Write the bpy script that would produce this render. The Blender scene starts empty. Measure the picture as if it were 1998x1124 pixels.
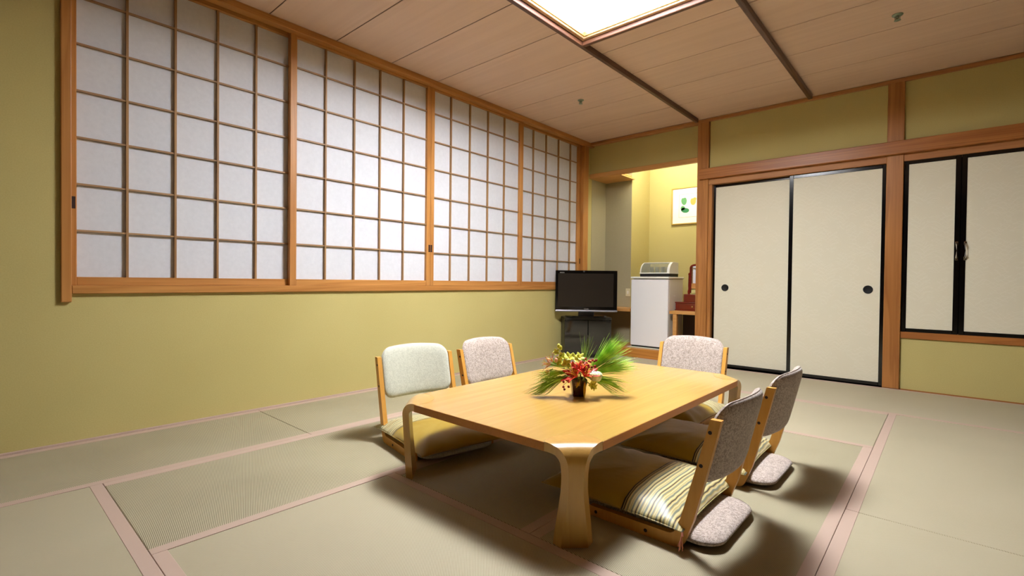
import bpy, bmesh, math, random
from mathutils import Vector, Matrix
PI = math.pi
random.seed(7)
C = bpy.context.scene.collection
scene = bpy.context.scene

# ------------------------------------------------------------------ camera, world, light, exposure
cam = bpy.data.cameras.new('camera')
camo = bpy.data.objects.new('camera', cam); C.objects.link(camo)
cam.sensor_width = 36.0; cam.sensor_fit = 'HORIZONTAL'; cam.lens = 36.0 * 954.0 / 1998.0
cam.clip_start = 0.02; cam.clip_end = 60
yaw, pitch, roll = 0.7263, -0.0141, 0.0110
fwd = Vector((-math.sin(yaw)*math.cos(pitch), math.cos(yaw)*math.cos(pitch), math.sin(pitch)))
rt0 = Vector((math.cos(yaw), math.sin(yaw), 0)); up0 = rt0.cross(fwd)
rt = rt0*math.cos(roll) + up0*math.sin(roll); up = -rt0*math.sin(roll) + up0*math.cos(roll)
m = Matrix((rt, up, -fwd)).transposed().to_4x4()
m.translation = Vector((3.431, -5.285, 0.88))
camo.matrix_world = m
scene.camera = camo

w = bpy.data.worlds.new('world'); scene.world = w; w.use_nodes = True
w.node_tree.nodes['Background'].inputs[0].default_value = (0.9, 0.95, 1.0, 1)
w.node_tree.nodes['Background'].inputs[1].default_value = 0.0

scene.view_settings.view_transform = 'Standard'
try: scene.view_settings.look = 'None'
except Exception: pass
scene.view_settings.gamma = 1.0
scene.view_settings.use_curve_mapping = False
scene.view_settings.exposure = 0.0

PANEL_EDGE = 13.0          # ceiling light diffuser, away from the lamps behind it
PANEL_CORE = 252.0         # and right below the lamps
ALCOVE_STRENGTH = 175.0     # fluorescent tube behind the alcove pelmet

# ------------------------------------------------------------------ materials
def lin(h):
    if isinstance(h, str):
        h = h.lstrip('#'); c = [int(h[i:i+2], 16)/255 for i in (0, 2, 4)]
    else: c = h
    return tuple((x/12.92 if x <= 0.04045 else ((x+0.055)/1.055)**2.4) for x in c) + (1,)

class NT:
    def __init__(s, name):
        s.m = bpy.data.materials.new(name); s.m.use_nodes = True
        s.t = s.m.node_tree; s.b = s.t.nodes['Principled BSDF']
    def n(s, typ, **kw):
        nd = s.t.nodes.new(typ)
        for k, v in kw.items():
            if k.startswith('i_'):
                key = k[2:]; key = int(key) if key.isdigit() else key.replace('_', ' ')
                nd.inputs[key].default_value = v
            else: setattr(nd, k, v)
        return nd
    def l(s, a, b): s.t.links.new(a, b)
    def math(s, op, a, b=None, c=None):
        nd = s.n('ShaderNodeMath', operation=op)
        for i, v in enumerate((a, b, c)):
            if v is None: continue
            if hasattr(v, 'links'): s.l(v, nd.inputs[i])
            else: nd.inputs[i].default_value = v
        return nd.outputs[0]
    def coords(s, rnd=False):
        tc = s.n('ShaderNodeTexCoord').outputs['Object']
        if rnd:
            oi = s.n('ShaderNodeObjectInfo'); ad = s.n('ShaderNodeVectorMath', operation='MULTIPLY_ADD')
            cb = s.n('ShaderNodeCombineXYZ'); s.l(oi.outputs['Random'], cb.inputs[0]); s.l(oi.outputs['Random'], cb.inputs[1]); s.l(oi.outputs['Random'], cb.inputs[2])
            s.l(cb.outputs[0], ad.inputs[0]); ad.inputs[1].default_value = (37, 53, 29); s.l(tc, ad.inputs[2])
            return ad.outputs[0]
        return tc
    def ramp(s, fac, stops):
        r = s.n('ShaderNodeValToRGB'); e = r.color_ramp.elements
        while len(e) < len(stops): e.new(0.5)
        for el, (p, c) in zip(e, stops): el.position = p; el.color = lin(c) if isinstance(c, str) else c
        s.l(fac, r.inputs[0]); return r.outputs[0]
    def mix(s, fac, a, b, mode='MIX'):
        nd = s.n('ShaderNodeMix', data_type='RGBA', blend_type=mode)
        for i, v in ((0, fac), (6, a), (7, b)):
            if hasattr(v, 'links'): s.l(v, nd.inputs[i])
            elif i == 0: nd.inputs[0].default_value = v
            else: nd.inputs[i].default_value = lin(v) if isinstance(v, str) else v
        return nd.outputs[2]
    def bump(s, h, strength=0.2, dist=0.001):
        b = s.n('ShaderNodeBump'); b.inputs['Strength'].default_value = strength; b.inputs['Distance'].default_value = dist
        s.l(h, b.inputs['Height']); s.l(b.outputs[0], s.b.inputs['Normal'])
    def noise(s, vec, scale, detail=2.0, rough=0.5, dist=0.0):
        nd = s.n('ShaderNodeTexNoise'); nd.inputs['Scale'].default_value = scale; nd.inputs['Detail'].default_value = detail
        nd.inputs['Roughness'].default_value = rough; nd.inputs['Distortion'].default_value = dist
        if vec is not None: s.l(vec, nd.inputs['Vector'])
        return nd.outputs['Fac']
    def mapping(s, vec, scale=(1, 1, 1), rot=(0, 0, 0)):
        mp = s.n('ShaderNodeMapping'); mp.inputs['Scale'].default_value = scale; mp.inputs['Rotation'].default_value = rot
        s.l(vec, mp.inputs['Vector']); return mp.outputs[0]
    def col(s, c):
        if hasattr(c, 'links'): s.l(c, s.b.inputs['Base Color'])
        else: s.b.inputs['Base Color'].default_value = lin(c)
    def rough(s, v): s.b.inputs['Roughness'].default_value = v
    def spec(s, v): s.b.inputs['Specular IOR Level'].default_value = v

def plain(name, c, rough=0.5, metal=0.0, spec=0.5):
    a = NT(name); a.col(c); a.rough(rough); a.b.inputs['Metallic'].default_value = metal; a.spec(spec)
    nz = a.noise(a.coords(True), 60, 3); a.bump(nz, 0.04, 0.0005)
    return a.m

def wood(name, dark, light, axis='z', scale=1.0, rough=0.4, spec=0.4, contrast=1.0, coat=0.0):
    a = NT(name); v = a.coords(True)
    sc = {'x': (0.35, 7, 7), 'y': (7, 0.35, 7), 'z': (7, 7, 0.35)}[axis]
    sc = tuple(k*scale for k in sc)
    v1 = a.mapping(v, sc)
    n1 = a.noise(v1, 1.0, 3, 0.55, 0.6)
    rings = a.math('FRACT', a.math('MULTIPLY', n1, 7.0))
    rings = a.math('SMOOTH_MIN', rings, a.math('MULTIPLY', a.math('SUBTRACT', 1.0, rings), 3.0), 0.2)
    v2 = a.mapping(v, tuple(k*12 if k > 1*scale else k*3 for k in sc))
    n2 = a.noise(v2, 1.0, 3, 0.6)
    f = a.math('ADD', a.math('MULTIPLY', rings, 0.42*contrast), a.math('ADD', a.math('MULTIPLY', n2, 0.5*contrast), 0.5-0.4*contrast))
    n3 = a.noise(v, 1.3, 1)
    f = a.math('ADD', f, a.math('MULTIPLY', a.math('SUBTRACT', n3, 0.5), 0.5*contrast))
    a.col(a.ramp(f, [(0.15, dark), (0.85, light)]))
    a.rough(rough); a.spec(spec); a.bump(n2, 0.05, 0.0006)
    if coat: a.b.inputs['Coat Weight'].default_value = coat; a.b.inputs['Coat Roughness'].default_value = 0.12
    return a.m

def wall_mat(name, c1, c2):
    a = NT(name); v = a.coords()
    n = a.noise(v, 160, 4, 0.7); n2 = a.noise(v, 1.4, 2)
    vx = a.mapping(v, (900, 900, 60)); vz = a.mapping(v, (60, 60, 900))
    wv = a.math('ADD', a.noise(vx, 1, 1), a.noise(vz, 1, 1))
    f = a.math('ADD', a.math('MULTIPLY', n, 0.6), a.math('MULTIPLY', n2, 0.4))
    a.col(a.ramp(f, [(0.3, c1), (0.7, c2)])); a.rough(0.9); a.spec(0.15)
    a.bump(a.math('ADD', wv, n), 0.25, 0.0008)
    return a.m

M = {}
M['wall'] = wall_mat('olive_fabric_wallpaper', '#bdae6e', '#cabc7d')
M['wall_dark'] = wall_mat('dark_unseen_wall', '#4a3520', '#57402a')  # for the two unseen walls, kept dark to cut bounced light
M['wall_greybeige'] = wall_mat('grey_beige_fabric_wallpaper', '#a59c7c', '#b0a788')  # separate paper of the pilaster front and the alcove side wall
M['post_z'] = wood('cedar_post', '#915827', '#be8244', 'z', 1.0, 0.32, 0.5)
M['rail_x'] = wood('cedar_rail_x', '#915524', '#bb7a3c', 'x', 1.0, 0.4, 0.4)
M['rail_y'] = wood('cedar_rail_y', '#a56a30', '#cc9250', 'y', 1.0, 0.4, 0.4)
M['stile_z'] = wood('shoji_stile', '#a56a30', '#cc9250', 'z', 1.0, 0.45, 0.35)
M['kumiko_y'] = wood('shoji_bar_y', '#8d6a4a', '#b3926c', 'y', 1.0, 0.5, 0.3)
M['kumiko_z'] = wood('shoji_bar_z', '#8d6742', '#b38d60', 'z', 1.0, 0.5, 0.3)
M['ceil_trim'] = wood('ceiling_trim_wood', '#a56a3c', '#c08a55', 'x', 1.0, 0.5, 0.3)
M['board'] = wood('ceiling_board', '#d0b09a', '#e1c4ae', 'x', 0.5, 0.55, 0.25, 0.6)
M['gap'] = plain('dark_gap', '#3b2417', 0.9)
M['beam'] = wood('dark_beam_y', '#42251a', '#6b4530', 'y', 2.5, 0.38, 0.5, 1.4)
M['beamx'] = wood('dark_beam_x', '#42251a', '#6b4530', 'x', 2.5, 0.38, 0.5, 1.4)
M['lightframe'] = wood('light_frame_wood', '#a9825d', '#c8a27a', 'x', 1.0, 0.4, 0.4)
M['table'] = wood('honey_table_veneer', '#ba8c43', '#d4ac5c', 'y', 0.8, 0.26, 0.5, 0.6, 0.5)
M['edge'] = wood('honey_edge_shade', '#aa661a', '#bf7a28', 'y', 1.5, 0.35, 0.4, 0.6)  # slightly different veneer, but mostly the shade of the table sides painted in
M['leg'] = wood('honey_bentwood', '#bb8a3e', '#d5aa5a', 'z', 1.2, 0.3, 0.5, 0.5, 0.3)
M['chairwood'] = wood('beech_chair_wood', '#cf9038', '#e2ab55', 'z', 1.4, 0.38, 0.45, 0.5)
M['step'] = wood('alcove_step_wood', '#ad6a25', '#cc8a3d', 'x', 1.2, 0.3, 0.5, 1.2)
M['shelf'] = wood('alcove_shelf_wood', '#c08644', '#d9a564', 'x', 1.2, 0.4, 0.4)
M['plug'] = plain('dark_plug', '#2a120a', 0.5)
M['black'] = plain('black_lacquer', '#060505', 0.14, 0, 0.6)
M['pull'] = plain('black_pull', '#030303', 0.7)
M['tvblack'] = plain('tv_gloss_black', '#0a0908', 0.12, 0, 0.5)
M['screen'] = plain('tv_screen', '#262019', 0.25, 0, 0.4)
M['silver'] = plain('silver_strip', '#a9a9b2', 0.3, 0.7)
M['chrome'] = plain('chrome', '#c9c4bb', 0.12, 1.0)
M['cabinet'] = plain('dark_cabinet', '#26231c', 0.35)
M['cabglass'] = plain('smoked_glass_door', '#1c1a16', 0.06, 0, 0.9)
M['white'] = plain('fridge_white', '#f6f4f2', 0.35)
M['cream'] = plain('fridge_side_cream', '#e6e0d0', 0.4)
M['plasticwhite'] = plain('white_plastic', '#ebe8da', 0.35)
M['blackplastic'] = plain('black_plastic', '#0c0a08', 0.5)
M['redwood'] = wood('red_lacquer_wood', '#5a1208', '#80200f', 'x', 1.5, 0.2, 0.6)
M['goldframe'] = plain('gold_picture_frame', '#caa957', 0.35, 0.2)
M['mat_white'] = plain('picture_mount', '#f1efe2', 0.8)
M['green_paint'] = plain('green_print', '#5f9a63', 0.8)
M['green_dark'] = plain('dark_green_print', '#2f7a4c', 0.8)
M['orange_paint'] = plain('orange_print', '#e8ac52', 0.8)
M['metalgreen'] = plain('sprinkler_metal', '#8c9a84', 0.3, 0.6)
M['switch'] = plain('switch_plate', '#d8cfa8', 0.5)
M['printlight'] = plain('pale_lettering', '#c9c6c0', 0.5)

a = NT('mirror_glass'); a.col('#f4f4f4'); a.b.inputs['Metallic'].default_value = 1; a.rough(0.02)
M['mirror'] = a.m

a = NT('shoji_paper'); v = a.coords()
n = a.noise(a.mapping(v, (40, 40, 40)), 1, 5, 0.6)
a.col(a.ramp(n, [(0.3, '#d4d5d9'), (0.7, '#dbdce0')])); a.rough(0.85); a.spec(0.2); a.bump(n, 0.04, 0.0004)
M['paper'] = a.m

# sliding door cloth with overlapping wave arcs
a = NT('wave_pattern_door_paper'); v = a.coords()
sp = a.n('ShaderNodeSeparateXYZ'); a.l(v, sp.inputs[0])
wob = a.noise(v, 3.0, 2)
def arcs(px, pz, amp, ox, oz):
    x = a.math('ADD', a.math('MULTIPLY', sp.outputs[0], px), a.math('ADD', a.math('MULTIPLY', wob, 1.3), ox))
    s_ = a.math('ABSOLUTE', a.math('SINE', a.math('MULTIPLY', x, PI)))
    z = a.math('ADD', a.math('MULTIPLY', sp.outputs[2], pz), oz)
    z = a.math('SUBTRACT', z, a.math('MULTIPLY', s_, amp))
    f = a.math('ABSOLUTE', a.math('SUBTRACT', a.math('FRACT', z), 0.5))
    return a.math('LESS_THAN', f, 0.06)
l1 = arcs(7.5, 26.0, 1.1, 0.0, 0.0); l2 = arcs(6.1, 21.0, 1.3, 0.47, 0.3); l3 = arcs(9.2, 31.0, 1.0, 0.2, 0.6)
ln = a.math('MAXIMUM', l1, a.math('MAXIMUM', l2, l3))
bro = a.noise(v, 9, 2)
ln = a.math('MULTIPLY', ln, a.math('GREATER_THAN', bro, 0.46))
a.col(a.mix(a.math('MULTIPLY', ln, 0.4), '#e3dcc2', '#ece6d0')); a.rough(0.55); a.spec(0.35)
a.bump(a.math('ADD', ln, a.math('MULTIPLY', a.noise(a.mapping(v, (1, 1, 30)), 14, 2), 0.8)), 0.2, 0.0008)
M['fusuma'] = a.m

def tatami(name, c1, c2, ang, pitch, contrast):
    a = NT(name); v = a.coords(); sp = a.n('ShaderNodeSeparateXYZ'); a.l(v, sp.inputs[0])
    nx, ny = math.sin(ang), math.cos(ang)
    p = a.math('ADD', a.math('MULTIPLY', sp.outputs[0], nx), a.math('MULTIPLY', sp.outputs[1], ny))
    p = a.math('ADD', p, a.math('MULTIPLY', a.noise(v, 2.5, 1), 0.01))
    s_ = a.math('SINE', a.math('MULTIPLY', p, 2*PI/pitch))
    q = a.math('ADD', a.math('MULTIPLY', sp.outputs[0], ny), a.math('MULTIPLY', sp.outputs[1], -nx))
    t_ = a.math('SINE', a.math('MULTIPLY', q, 2*PI/0.004))
    nz = a.noise(v, 2.0, 3)
    f = a.math('ADD', 0.5, a.math('MULTIPLY', s_, 0.5*contrast))
    f = a.math('ADD', f, a.math('MULTIPLY', t_, 0.08))
    f = a.math('ADD', f, a.math('MULTIPLY', a.math('SUBTRACT', nz, 0.5), 0.25))
    a.col(a.ramp(f, [(0.0, c1), (1.0, c2)])); a.rough(0.62); a.spec(0.3)
    a.bump(f, 0.3, 0.0012)
    return a.m
M['tat_stripe'] = tatami('tatami_weave_striped', '#6a6149', '#cac1a1', math.radians(20), 0.0058, 0.8)
M['tat_fine'] = tatami('tatami_weave_fine', '#958c70', '#c6bca0', math.radians(45), 0.0048, 0.75)
a = NT('pink_beige_border_cloth'); v = a.coords()
sp = a.n('ShaderNodeSeparateXYZ'); a.l(v, sp.inputs[0])
s_ = a.math('SINE', a.math('MULTIPLY', a.math('ADD', sp.outputs[0], sp.outputs[1]), 2*PI/0.006))
a.col(a.mix(a.math('ADD', 0.5, a.math('MULTIPLY', s_, 0.4)), '#b59d8c', '#c5ad9c')); a.rough(0.7); a.spec(0.25)
M['heri'] = a.m

def fabric(name, base, light, spot, amount):
    a = NT(name); v = a.coords(True)
    n = a.noise(a.mapping(v, (1, 1, 1)), 95, 3, 0.65, 1.6)
    n2 = a.noise(v, 320, 2)
    f = a.ramp(n, [(0.44, (0, 0, 0, 1)), (0.56, (1, 1, 1, 1))])
    c = a.mix(f, spot, base); c = a.mix(a.math('MULTIPLY', n2, 0.5), c, light)
    a.col(a.mix(amount, base, c)); a.rough(0.75); a.spec(0.25)
    a.b.inputs['Sheen Weight'].default_value = 0.25
    a.bump(a.math('ADD', n, n2), 0.35, 0.0012)
    return a.m
M['mauve'] = fabric('mauve_speckled_upholstery', '#c3b3a7', '#dbd1c7', '#806b5c', 1.0)
M['pale'] = fabric('pale_sage_upholstery', '#ccccb8', '#dedfcf', '#b0b09a', 0.8)

# cushion: mustard front, striped back part (local x from the back edge)
a = NT('striped_mustard_satin'); v = a.coords(); sp = a.n('ShaderNodeSeparateXYZ'); a.l(v, sp.inputs[0])
xx = sp.outputs[0]      # cushion back edge at x=-0.29, front +0.29
ph = a.math('FRACT', a.math('MULTIPLY', a.math('ADD', xx, 0.30), 1/0.046))
st = a.ramp(ph, [(0.0, '#b9a868'), (0.06, '#d8cd96'), (0.16, '#d8cd96'), (0.20, '#6f7463'), (0.30, '#7d836f'), (0.34, '#cfc489'), (0.44, '#b9a868'), (0.50, '#e0d7a8'), (0.58, '#c2a95c'), (0.64, '#75775f'), (0.72, '#8b8c72'), (0.76, '#d9cf9c'), (0.86, '#cdb86e'), (0.90, '#2e1f17'), (0.95, '#2e1f17'), (1.0, '#b9a868')])
st.node.color_ramp.interpolation = 'LINEAR'
edge = a.math('LESS_THAN', xx, -0.065)
dk = a.math('LESS_THAN', a.math('ABSOLUTE', a.math('ADD', xx, 0.065)), 0.003)
c = a.mix(edge, '#a4851a', st); c = a.mix(dk, c, '#20140e')
a.col(c); a.rough(0.42); a.spec(0.45)
a.b.inputs['Sheen Weight'].default_value = 0.2
nz = a.noise(a.mapping(v, (6, 18, 6)), 1, 3); a.bump(nz, 0.25, 0.006)
M['zabuton'] = a.m
M['tassel'] = plain('pink_tassel_thread', '#d0876f', 0.8)

def emit(name, c, s):
    a = NT(name); a.col('#ffffff'); a.b.inputs['Emission Color'].default_value = lin(c); a.b.inputs['Emission Strength'].default_value = s
    return a.m
M['panel'] = emit('light_diffuser', '#f1f4fb', 1.0)
nt_ = M['panel'].node_tree; A_ = nt_.nodes.new
tc_ = A_('ShaderNodeTexCoord'); sx_ = A_('ShaderNodeVectorMath'); sx_.operation = 'MULTIPLY'; sx_.inputs[1].default_value = (1, 1, 0)
ln_ = A_('ShaderNodeVectorMath'); ln_.operation = 'LENGTH'
nt_.links.new(tc_.outputs['Object'], sx_.inputs[0]); nt_.links.new(sx_.outputs[0], ln_.inputs[0])
def _m(op, x, y):
    n_ = A_('ShaderNodeMath'); n_.operation = op
    for i_, v_ in enumerate((x, y)):
        if hasattr(v_, 'links'): nt_.links.new(v_, n_.inputs[i_])
        else: n_.inputs[i_].default_value = v_
    return n_.outputs[0]
rr_ = _m('DIVIDE', ln_.outputs['Value'], 0.23); g_ = _m('POWER', 2.71828, _m('MULTIPLY', _m('MULTIPLY', rr_, rr_), -1.0))
nt_.links.new(_m('ADD', _m('MULTIPLY', g_, PANEL_CORE), PANEL_EDGE), nt_.nodes['Principled BSDF'].inputs['Emission Strength'])
M['tube'] = emit('fluorescent_tube', '#f8faf8', ALCOVE_STRENGTH)

a = NT('clear_lid'); a.col('#d9dccf'); a.rough(0.15); a.b.inputs['Transmission Weight'].default_value = 0.85; a.b.inputs['IOR'].default_value = 1.05
M['lid'] = a.m

# plants
def petal(name, c1, c2, s=40):
    a = NT(name); n = a.noise(a.coords(True), s, 2); a.col(a.ramp(n, [(0.35, c1), (0.65, c2)])); a.rough(0.5)
    a.b.inputs['Subsurface Weight'].default_value = 0.1; a.b.inputs['Subsurface Radius'].default_value = (0.01, 0.01, 0.01)
    return a.m
M['needle'] = petal('pine_needle', '#7fc02a', '#c6ee58', 25)
M['needle_dark'] = petal('pine_needle_dark', '#7ba03a', '#b4cc5e', 25)
M['redpetal'] = petal('red_lily_petal', '#c8140a', '#ee3a1c')
M['yellowedge'] = petal('lily_yellow_edge', '#e6b24a', '#f2c860')
M['pinkpetal'] = petal('pale_pink_petal', '#e58c76', '#efcf9a')
M['yellowpetal'] = petal('yellow_orchid_petal', '#c9c832', '#eceb6c')
M['whiterose'] = petal('white_green_petal', '#cfe39a', '#eef3d6')
M['berry'] = petal('red_berry', '#8a1610', '#b83228')
M['stem'] = petal('green_stem', '#5d7d22', '#86a536')
M['yellowleaf'] = petal('yellow_leaf', '#caa41c', '#dcc23c')
M['vase'] = wood('dark_lacquer_vase', '#230906', '#3d120b', 'z', 2, 0.25, 0.5)
M['paperlabel'] = plain('vase_label', '#8c6f4c', 0.7)

# ------------------------------------------------------------------ mesh helpers
class MB:
    def __init__(s): s.bm = bmesh.new()
    def _xf(s, vs, mat):
        if mat is not None: bmesh.ops.transform(s.bm, matrix=mat, verts=vs)
    def box(s, a, b, bev=0.0, mat=None, seg=1):
        a = Vector(a); b = Vector(b); lo = Vector(map(min, a, b)); hi = Vector(map(max, a, b))
        r = bmesh.ops.create_cube(s.bm, size=1.0); vs = r['verts']
        for v in vs: v.co = Vector(((lo[i]+hi[i])/2 + v.co[i]*(hi[i]-lo[i]) for i in range(3)))
        if bev > 0:
            es = list({e for v in vs for e in v.link_edges})
            rb = bmesh.ops.bevel(s.bm, geom=es, offset=bev, segments=seg, affect='EDGES', profile=0.5)
            vs = list({v for f in rb['faces'] for v in f.verts} | {v for v in vs if v.is_valid})
        s._xf(vs, mat); return s
    def tube(s, pts, r, n=8, cap=True, mat=None):
        pts = [Vector(p) for p in pts]; rings = []
        rs = r if isinstance(r, (list, tuple)) else [r]*len(pts)
        t0 = (pts[1]-pts[0]).normalized(); ref = Vector((0, 0, 1)) if abs(t0.z) < 0.9 else Vector((1, 0, 0))
        allv = []
        for i, p in enumerate(pts):
            t = (pts[min(i+1, len(pts)-1)] - pts[max(i-1, 0)]).normalized()
            u = t.cross(ref).normalized(); v_ = u.cross(t)
            ring = [s.bm.verts.new(p + (u*math.cos(2*PI*k/n) + v_*math.sin(2*PI*k/n))*rs[i]) for k in range(n)]
            rings.append(ring); allv += ring
        for A, B in zip(rings, rings[1:]):
            for k in range(n): s.bm.faces.new((A[k], A[(k+1) % n], B[(k+1) % n], B[k]))
        if cap:
            s.bm.faces.new(rings[0]); s.bm.faces.new(rings[-1][::-1])
        s._xf(allv, mat); return s
    def lathe(s, prof, n=20, mat=None):
        rings = []; allv = []
        for r, z in prof:
            ring = [s.bm.verts.new((r*math.cos(2*PI*k/n), r*math.sin(2*PI*k/n), z)) for k in range(n)]
            rings.append(ring); allv += ring
        for A, B in zip(rings, rings[1:]):
            for k in range(n): s.bm.faces.new((A[k], A[(k+1) % n], B[(k+1) % n], B[k]))
        s.bm.faces.new(rings[0][::-1]); s.bm.faces.new(rings[-1])
        s._xf(allv, mat); return s
    def prism(s, poly, z0, z1, mat=None, bev=0.0):
        lo = [s.bm.verts.new((x, y, z0)) for x, y in poly]; hi = [s.bm.verts.new((x, y, z1)) for x, y in poly]
        n = len(poly); f = [s.bm.faces.new(lo[::-1]), s.bm.faces.new(hi)]
        for k in range(n): f.append(s.bm.faces.new((lo[k], lo[(k+1) % n], hi[(k+1) % n], hi[k])))
        vs = lo+hi
        if bev > 0:
            es = list({e for e in f[1].edges} | {e for e in f[0].edges})
            rb = bmesh.ops.bevel(s.bm, geom=es, offset=bev, segments=2, affect='EDGES', profile=0.5)
            vs = list({v for ff in rb['faces'] for v in ff.verts} | {v for v in vs if v.is_valid})
        s._xf(vs, mat); return s
    def rings(s, rings, closed=True, cap=True):
        vr = [[s.bm.verts.new(p) for p in r] for r in rings]; n = len(vr[0])
        for A, B in zip(vr, vr[1:]):
            for k in range(n if closed else n-1): s.bm.faces.new((A[k], A[(k+1) % n], B[(k+1) % n], B[k]))
        if cap: s.bm.faces.new(vr[0][::-1]); s.bm.faces.new(vr[-1])
        return s
    def sphere(s, c, r, u=10, v=6, sc=(1, 1, 1)):
        rr = bmesh.ops.create_uvsphere(s.bm, u_segments=u, v_segments=v, radius=r)
        for vv in rr['verts']: vv.co = Vector((vv.co.x*sc[0], vv.co.y*sc[1], vv.co.z*sc[2])) + Vector(c)
        return s
    def quad(s, *p):
        s.bm.faces.new([s.bm.verts.new(q) for q in p]); return s
    def mesh(s, name, mat, smooth=False):
        bmesh.ops.recalc_face_normals(s.bm, faces=s.bm.faces)
        me = bpy.data.meshes.new(name); s.bm.to_mesh(me); s.bm.free()
        me.materials.append(mat)
        if smooth:
            for p in me.polygons: p.use_smooth = True
        return me
    def build(s, name, mat, parent=None, smooth=False, loc=None, rot=None):
        if isinstance(mat, str): mat = M[mat]
        me = s.mesh(name, mat, smooth)
        if smooth == 'auto':
            try: me.set_sharp_from_angle(angle=math.radians(40))
            except Exception: pass
        o = bpy.data.objects.new(name, me); C.objects.link(o)
        if parent: o.parent = parent
        if loc: o.location = loc
        if rot: o.rotation_euler = rot
        return o

def tag(o, label=None, cat=None, group=None, kind=None):
    if label: o['label'] = label
    if cat: o['category'] = cat
    if group: o['group'] = group
    if kind: o['kind'] = kind
    return o
def empty(name, loc=(0, 0, 0), rz=0.0):
    o = bpy.data.objects.new(name, None); C.objects.link(o); o.empty_display_size = 0.1
    o.location = loc; o.rotation_euler = (0, 0, rz); return o
def copy_tree(o, parent=None):
    c = o.copy(); C.objects.link(c)
    if parent: c.parent = parent
    for ch in list(o.children): copy_tree(ch, c)
    return c
def piece(name, me, parent, loc=None):
    o = bpy.data.objects.new(name, me); C.objects.link(o); o.parent = parent
    if loc: o.location = loc
    return o

# ------------------------------------------------------------------ room shell
XR, YN, HC = 5.25, -6.9, 2.625          # right wall, near wall, ceiling height
ALC_Y = 0.95                             # alcove back wall
# floor: slab and single mats
floor = MB().box((-0.1, YN-0.1, -0.12), (XR+0.1, 0.06, -0.03)).build('floor', 'gap')
tag(floor, 'floor of tatami mats edged in pinkish cloth', kind='structure')
def mat_piece(x0, x1, y0, y1, along, stripe):
    g = 0.0012; x0 += g; x1 -= g; y0 += g; y1 -= g
    hw = 0.042
    t = MB().box((x0, y0, -0.03), (x1, y1, 0.0), 0.0025).build('tatami_mat', 'tat_stripe' if stripe else 'tat_fine', floor)
    if along == 'y':
        for xa, xb in ((x0-0.0004, x0+hw), (x1-hw, x1+0.0004)):
            MB().box((xa, y0, -0.012), (xb, y1, 0.0012), 0.001).build('cloth_border', 'heri', t)
    else:
        for ya, yb in ((y0-0.0004, y0+hw), (y1-hw, y1+0.0004)):
            MB().box((x0, ya, -0.012), (x1, yb, 0.0012), 0.001).build('cloth_border', 'heri', t)
X = [0.015, 0.765, 1.565, 2.36, 3.15, 3.95, 4.75, 5.25]
Y0, Y1, Y2, Y3, Y4, Y5, Y6, Y7 = -0.03, -1.07, -2.03, -2.985, -3.975, -4.89, -5.85, -6.9
mats = [
 (X[0], X[1], Y2, Y0, 'y', 1), (X[0], X[1], Y4, Y2, 'y', 1), (X[0], X[1], Y6, Y4, 'y', 1), (X[0], X[1], Y7, Y6, 'x', 0),
 (X[1], X[2], Y3, Y1, 'y', 1), (X[1], X[2], Y5, Y3, 'y', 1),
 (X[1], X[3], Y1, Y0, 'x', 0), (X[3], X[5], Y1, Y0, 'x', 0), (X[5], X[7], Y1, Y0, 'x', 0),
 (X[2], X[4], Y2, Y1, 'x', 0), (X[2], X[3], Y4, Y2, 'y', 1), (X[3], X[4], Y4, Y2, 'y', 1),
 (X[2], X[4], Y5, Y4, 'x', 0), (X[1], X[3], Y6, Y5, 'x', 0), (X[3], X[5], Y6, Y5, 'x', 0),
 (X[4], X[5], Y3, Y1, 'y', 0), (X[4], X[5], Y5, Y3, 'y', 0),
 (X[5], X[6], Y3, Y1, 'y', 0), (X[5], X[6], Y5, Y3, 'y', 0), (X[6], X[7], Y3, Y1, 'y', 0), (X[6], X[7], Y5, Y3, 'y', 0),
 (X[5], X[7], Y6, Y5, 'x', 0), (X[1], X[3], Y7, Y6, 'x', 0), (X[3], X[5], Y7, Y6, 'x', 0), (X[5], X[7], Y7, Y6, 'x', 0)]
for a_ in mats: mat_piece(*a_)

def struct(name, mb, mat, label=None, smooth=False):
    o = mb.build(name, mat, None, smooth); tag(o, label, kind='structure'); return o
# left wall: a niche strip behind the screens keeps them let into the wall
wl = MB(); wl.box((-0.15, YN, 0), (0, -4.93, 2.72)).box((-0.15, -4.93, 0), (0, -0.05, 0.80)).box((-0.15, -4.93, 0.80), (-0.075, -0.05, 2.72)).box((-0.15, -0.05, 0), (0, 1.1, 2.72))
struct('wall_left', wl, 'wall', 'olive wallpapered wall under and beside the paper screens')
struct('wall_right', MB().box((XR, YN, 0), (XR+0.15, 0.1, 2.72)), 'wall_dark', 'wall on the right side out of view, kept dark to cut bounced light')
struct('wall_near', MB().box((-0.15, YN-0.15, 0), (XR+0.15, YN, 2.72)), 'wall_dark', 'unseen wall behind the viewpoint, kept dark to cut bounced light')
wb = MB()
wb.box((0.0, 0.05, 2.245), (1.41, 0.12, 2.72))                  # above alcove opening
wb.box((1.53, 0.0, 2.09), (3.03, 0.12, 2.72)); wb.box((3.14, 0.0, 2.09), (XR, 0.12, 2.72))
wb.box((3.14, 0.0, 0), (XR, 0.12, 0.44)); wb.box((3.95, 0.0, 0.44), (XR, 0.12, 2.09))
struct('wall_back', wb, 'wall', 'olive wallpaper panels above and beside the sliding doors')
wa = MB(); wa.box((0, ALC_Y, 0), (1.6, ALC_Y+0.1, 2.72)).box((1.47, 0.12, 0), (1.57, ALC_Y, 2.72))
struct('wall_alcove', wa, 'wall', 'pale olive inner walls of the alcove behind the refrigerator')
pl = MB(); pl.box((0, 0.45, 0.105), (0.385, ALC_Y, 2.72))
struct('wall_pilaster', pl, 'wall', 'pilaster with a grey-beige papered front, left in the alcove')
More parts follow.
